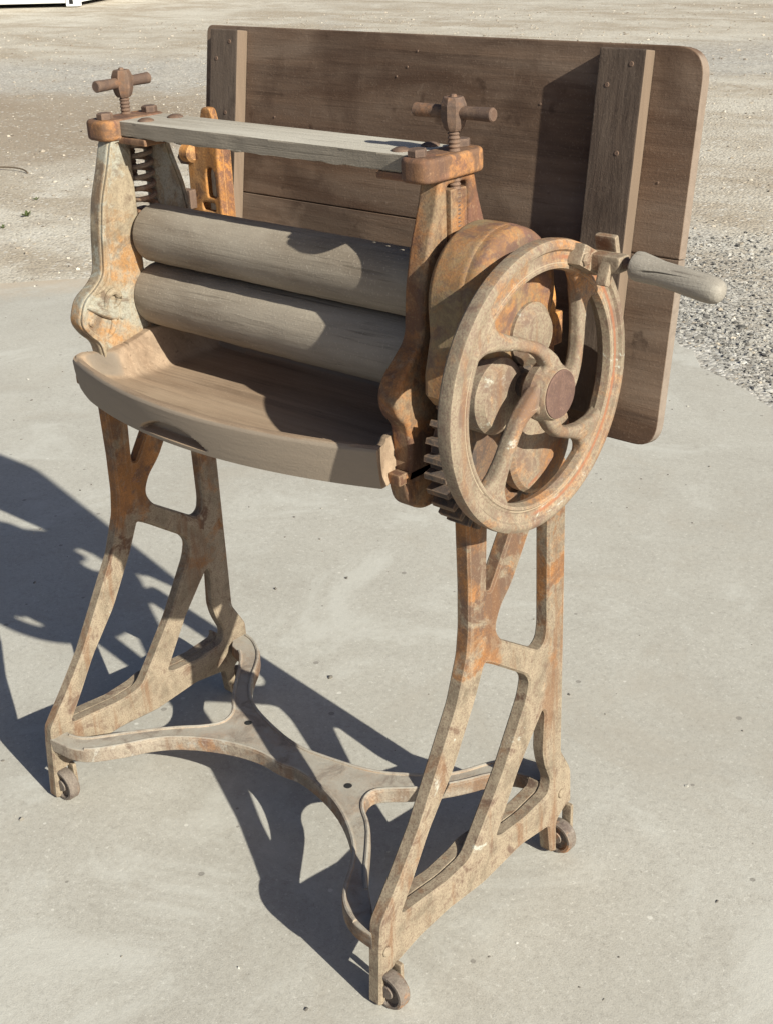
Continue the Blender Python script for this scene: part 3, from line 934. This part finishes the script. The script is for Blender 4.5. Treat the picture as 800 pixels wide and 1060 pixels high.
# --- hinge brackets carrying the table on the rear of the frames
for side, xb in enumerate((.054, .612)):
    zt = .976 if side == 0 else .83
    prof = fillet([(xb - .034, .72), (xb + .032, .72), (xb + .034, zt - .03), (xb + .030, zt - .012), (xb + .026, zt), (xb + .008, zt), (xb + .002, zt - .018), (xb - .030, zt - .022)], .006)
    polys = [prof]
    if side == 0:
        polys += [fillet([(xb + .006, .853), (xb + .024, .853), (xb + .024, .884), (xb + .020, .894), (xb + .010, .894), (xb + .006, .884)], .005),
                  fillet([(xb - .006, .834), (xb + .020, .834), (xb + .020, .845), (xb - .006, .845)], .004)]
    bm = plate_mesh(polys, .372, .384, 'y', .003, 2)
    merge(bm, box((xb - .034, .380, .74), (xb - .024, .404, zt - .03), .003))
    merge(bm, box((xb + .020, .380, .74), (xb + .032, .400, zt - .05), .003))
    merge(bm, box((xb - .020, .27, .735), (xb + .018, .376, .765), .005))
    br = obj('hinge_bracket', bm, M['bracket'], mg)
    if side == 0:
        obj('bracket_lug', rod(xb - .036, xb - .012, .013, 'x', (0, .372, .912), 18, .004), M['bracket'], br)
        obj('hinge_bolt', rod(xb - .056, xb - .022, .010, 'x', (0, .378, .930), 16, .003), M['screw'], br)
        obj('hinge_bolt', rod(xb - .046, xb - .026, .011, 'x', (0, .376, .905), 6, .003), M['screw'], br)
        obj('square_nut', box((xb - .042, .360, .835), (xb - .018, .374, .862), .003), M['screw'], br)
        obj('rivet', rod(.3675, .373, .0075, 'y', (xb - .018, 0, .928), 14, .003), M['bracket'], br)

# --- gears and guard on the crank side
def gear(c, r, x0, x1, n, tooth=.010, bore=.02):
    pts = []
    for k in range(n):
        a = 2 * math.pi * k / n
        st_ = 2 * math.pi / n
        for f, rr in ((0, r - tooth), (.22, r - tooth), (.34, r), (.66, r), (.78, r - tooth)):
            pts.append((c[0] + rr * math.cos(a + f * st_), c[1] + rr * math.sin(a + f * st_)))
    bm = plate_mesh([pts], x0, x1, 'x', .0008, 1)
    lathe([(x1 - .002, r - tooth - .004), (x1 + .005, r - tooth - .006), (x1 + .006, r - tooth - .016), (x1 + .0, r - tooth - .019)], 'x', (0, c[0], c[1]), 60, bm)
    return bm
obj('drive_gear', gear((.244, .664), .097, .637, .668, 30, .012), M['gear'], mg)
obj('roller_gear', gear((YC, .831), .050, .640, .668, 18), M['gear'], mg)
obj('pinion', gear((YC, .745), .036, .672, .690, 14), M['gear'], mg)
gd = bmesh.new()
cap_ = []
for k in range(29):
    a = math.pi * (k - 4) / 24
    cap_.append((.246 + .078 * math.cos(a), .836 + .078 * math.sin(a)))
cap_ += [(.170, .805), (.160, .765), (.160, .742), (.172, .728), (.190, .720), (.225, .715), (.240, .765), (.290, .782)]
gd = plate_mesh([cap_], .628, .676, 'x', .008, 3)
merge(gd, plate_mesh([[(.246 + .075 * math.cos(2 * math.pi * k / 64), .838 + .075 * math.sin(2 * math.pi * k / 64)) for k in range(64)]], .622, .692, 'x', .015, 4))
obj('gear_guard', gd, M['guard'], mg)
b = rod(.664, .704, .042, 'x', (0, .205, .741), 40, .008)
obj('gear_boss', b, M['wheel'], mg)
obj('gear_boss', rod(.64, .706, .035, 'x', (0, .264, .795), 36, .010), M['wheel'], mg)
obj('gear_boss', rod(.665, .688, .058, 'x', (0, .300, .652), 44, .005), M['wheel'], mg)

# --- flywheel
WY, WZ, WR = .236, .747, .1595
wheel = plate = None
def ang_at(r):
    return np.interp(r, [.02, .034, .05, .07, .09, .11, .125], [-62, -46, -31, -15, -5, 1, 4])
def hw_at(r):
    return np.interp(r, [.02, .034, .05, .075, .098, .112, .122, .130], [.020, .0130, .0092, .0084, .0098, .0130, .019, .032])
rs = np.linspace(.034, .129, 22)
holes = []
for k in range(4):
    A0, A1 = 47 + 90 * k, 47 + 90 * (k + 1)
    pts = []
    for r in rs:
        a = R(A0 + ang_at(r)) + hw_at(r) / r
        pts.append((WY + r * math.cos(a), WZ + r * math.sin(a)))
    r = rs[-1]
    a0 = R(A0 + ang_at(r)) + hw_at(r) / r
    a1 = R(A1 + ang_at(r)) - hw_at(r) / r
    for t in np.linspace(0, 1, 14)[1:-1]:
        a = a0 + (a1 - a0) * t
        pts.append((WY + r * math.cos(a), WZ + r * math.sin(a)))
    for r in rs[::-1]:
        a = R(A1 + ang_at(r)) - hw_at(r) / r
        pts.append((WY + r * math.cos(a), WZ + r * math.sin(a)))
    # keep only where the two edges have not crossed near the hub
    holes.append(fillet(pts, .004, 2))
ring = [(WY + .140 * math.cos(2 * math.pi * k / 96), WZ + .140 * math.sin(2 * math.pi * k / 96)) for k in range(96)]
bm = plate_mesh([ring] + holes, .714, .732, 'x', .0062, 4)
for v in bm.verts:
    r = math.hypot(v.co.y - WY, v.co.z - WZ)
    v.co.x += .016 * max(0, min(1, 1 - (r - .038) / .075))
fw = obj('flywheel', bm, M['wheel'], mg, 40)
prof = [(.702, .130), (.700, .134), (.700, .149), (.703, .154), (.708, .1565), (.722, .1575), (.731, .1565), (.735, .153),
        (.7360, .150), (.7350, .1470), (.7300, .1445), (.7285, .140), (.7285, .133), (.7320, .1305), (.7310, .1275), (.718, .1250), (.706, .1270)]
prof = [(.736 - (.736 - x) * .66, r * 1.0125) for x, r in prof]
obj('rim', lathe(prof, 'x', (0, WY, WZ), 128, closed=True), M['wheel'], fw)
prof = [(.722, 0), (.722, .026), (.727, .032), (.737, .0340), (.744, .0315), (.750, .0288), (.753, .0275), (.753, .026)]
obj('hub', lathe(prof, 'x', (0, WY, WZ), 48), M['wheel'], fw)
obj('axle_end', lathe([(.751, .0270), (.7545, .0264), (.7555, .024), (.7548, 0)], 'x', (0, WY, WZ), 40), M['hubface'], fw)

obj('wheel_axle', rod(.60, .745, .0125, 'x', (0, WY, WZ), 24), M['gear'], fw)

# crank: lug on the rim, pin and wooden grip
GY, GZ = .308, .8755
bm = box((.728, GY - .030, GZ - .012), (.748, GY + .014, GZ + .012), .004, None, 2, (R(-28), 'X'))
box((.738, GY - .012, GZ - .010), (.782, GY + .010, GZ + .008), .004, bm)
box((.742, GY + .004, GZ + .002), (.768, GY + .012, GZ + .026), .003, bm, 2, (R(15), 'X'))
box((.758, GY - .016, GZ - .024), (.772, GY - .006, GZ + .004), .003, bm, 2, (R(-20), 'X'))
rod(.745, .752, .007, 'x', (0, GY - .022, GZ + .004), 6, .002, bm)
obj('crank_lug', bm, M['lug'], fw)
obj('crank_pin', rod(.77, .800, .0055, 'x', (0, GY, GZ), 16), M['screw'], fw)
prof = [(0, 0), (0, .0118), (.0025, .0148), (.008, .0156), (.020, .0145), (.034, .0131), (.050, .0133), (.068, .0138),
        (.084, .0142), (.094, .0136), (.100, .0118), (.1035, .0085), (.1050, .005), (.1052, 0)]
bm = lathe(prof, 'x', (0, 0, 0), 40)
bmesh.ops.rotate(bm, verts=bm.verts, cent=(0, 0, 0), matrix=Matrix.Rotation(R(8), 3, 'Y'))
bmesh.ops.translate(bm, verts=bm.verts, vec=(.792, GY, GZ))
obj('crank_grip', bm, M['grip'], fw)
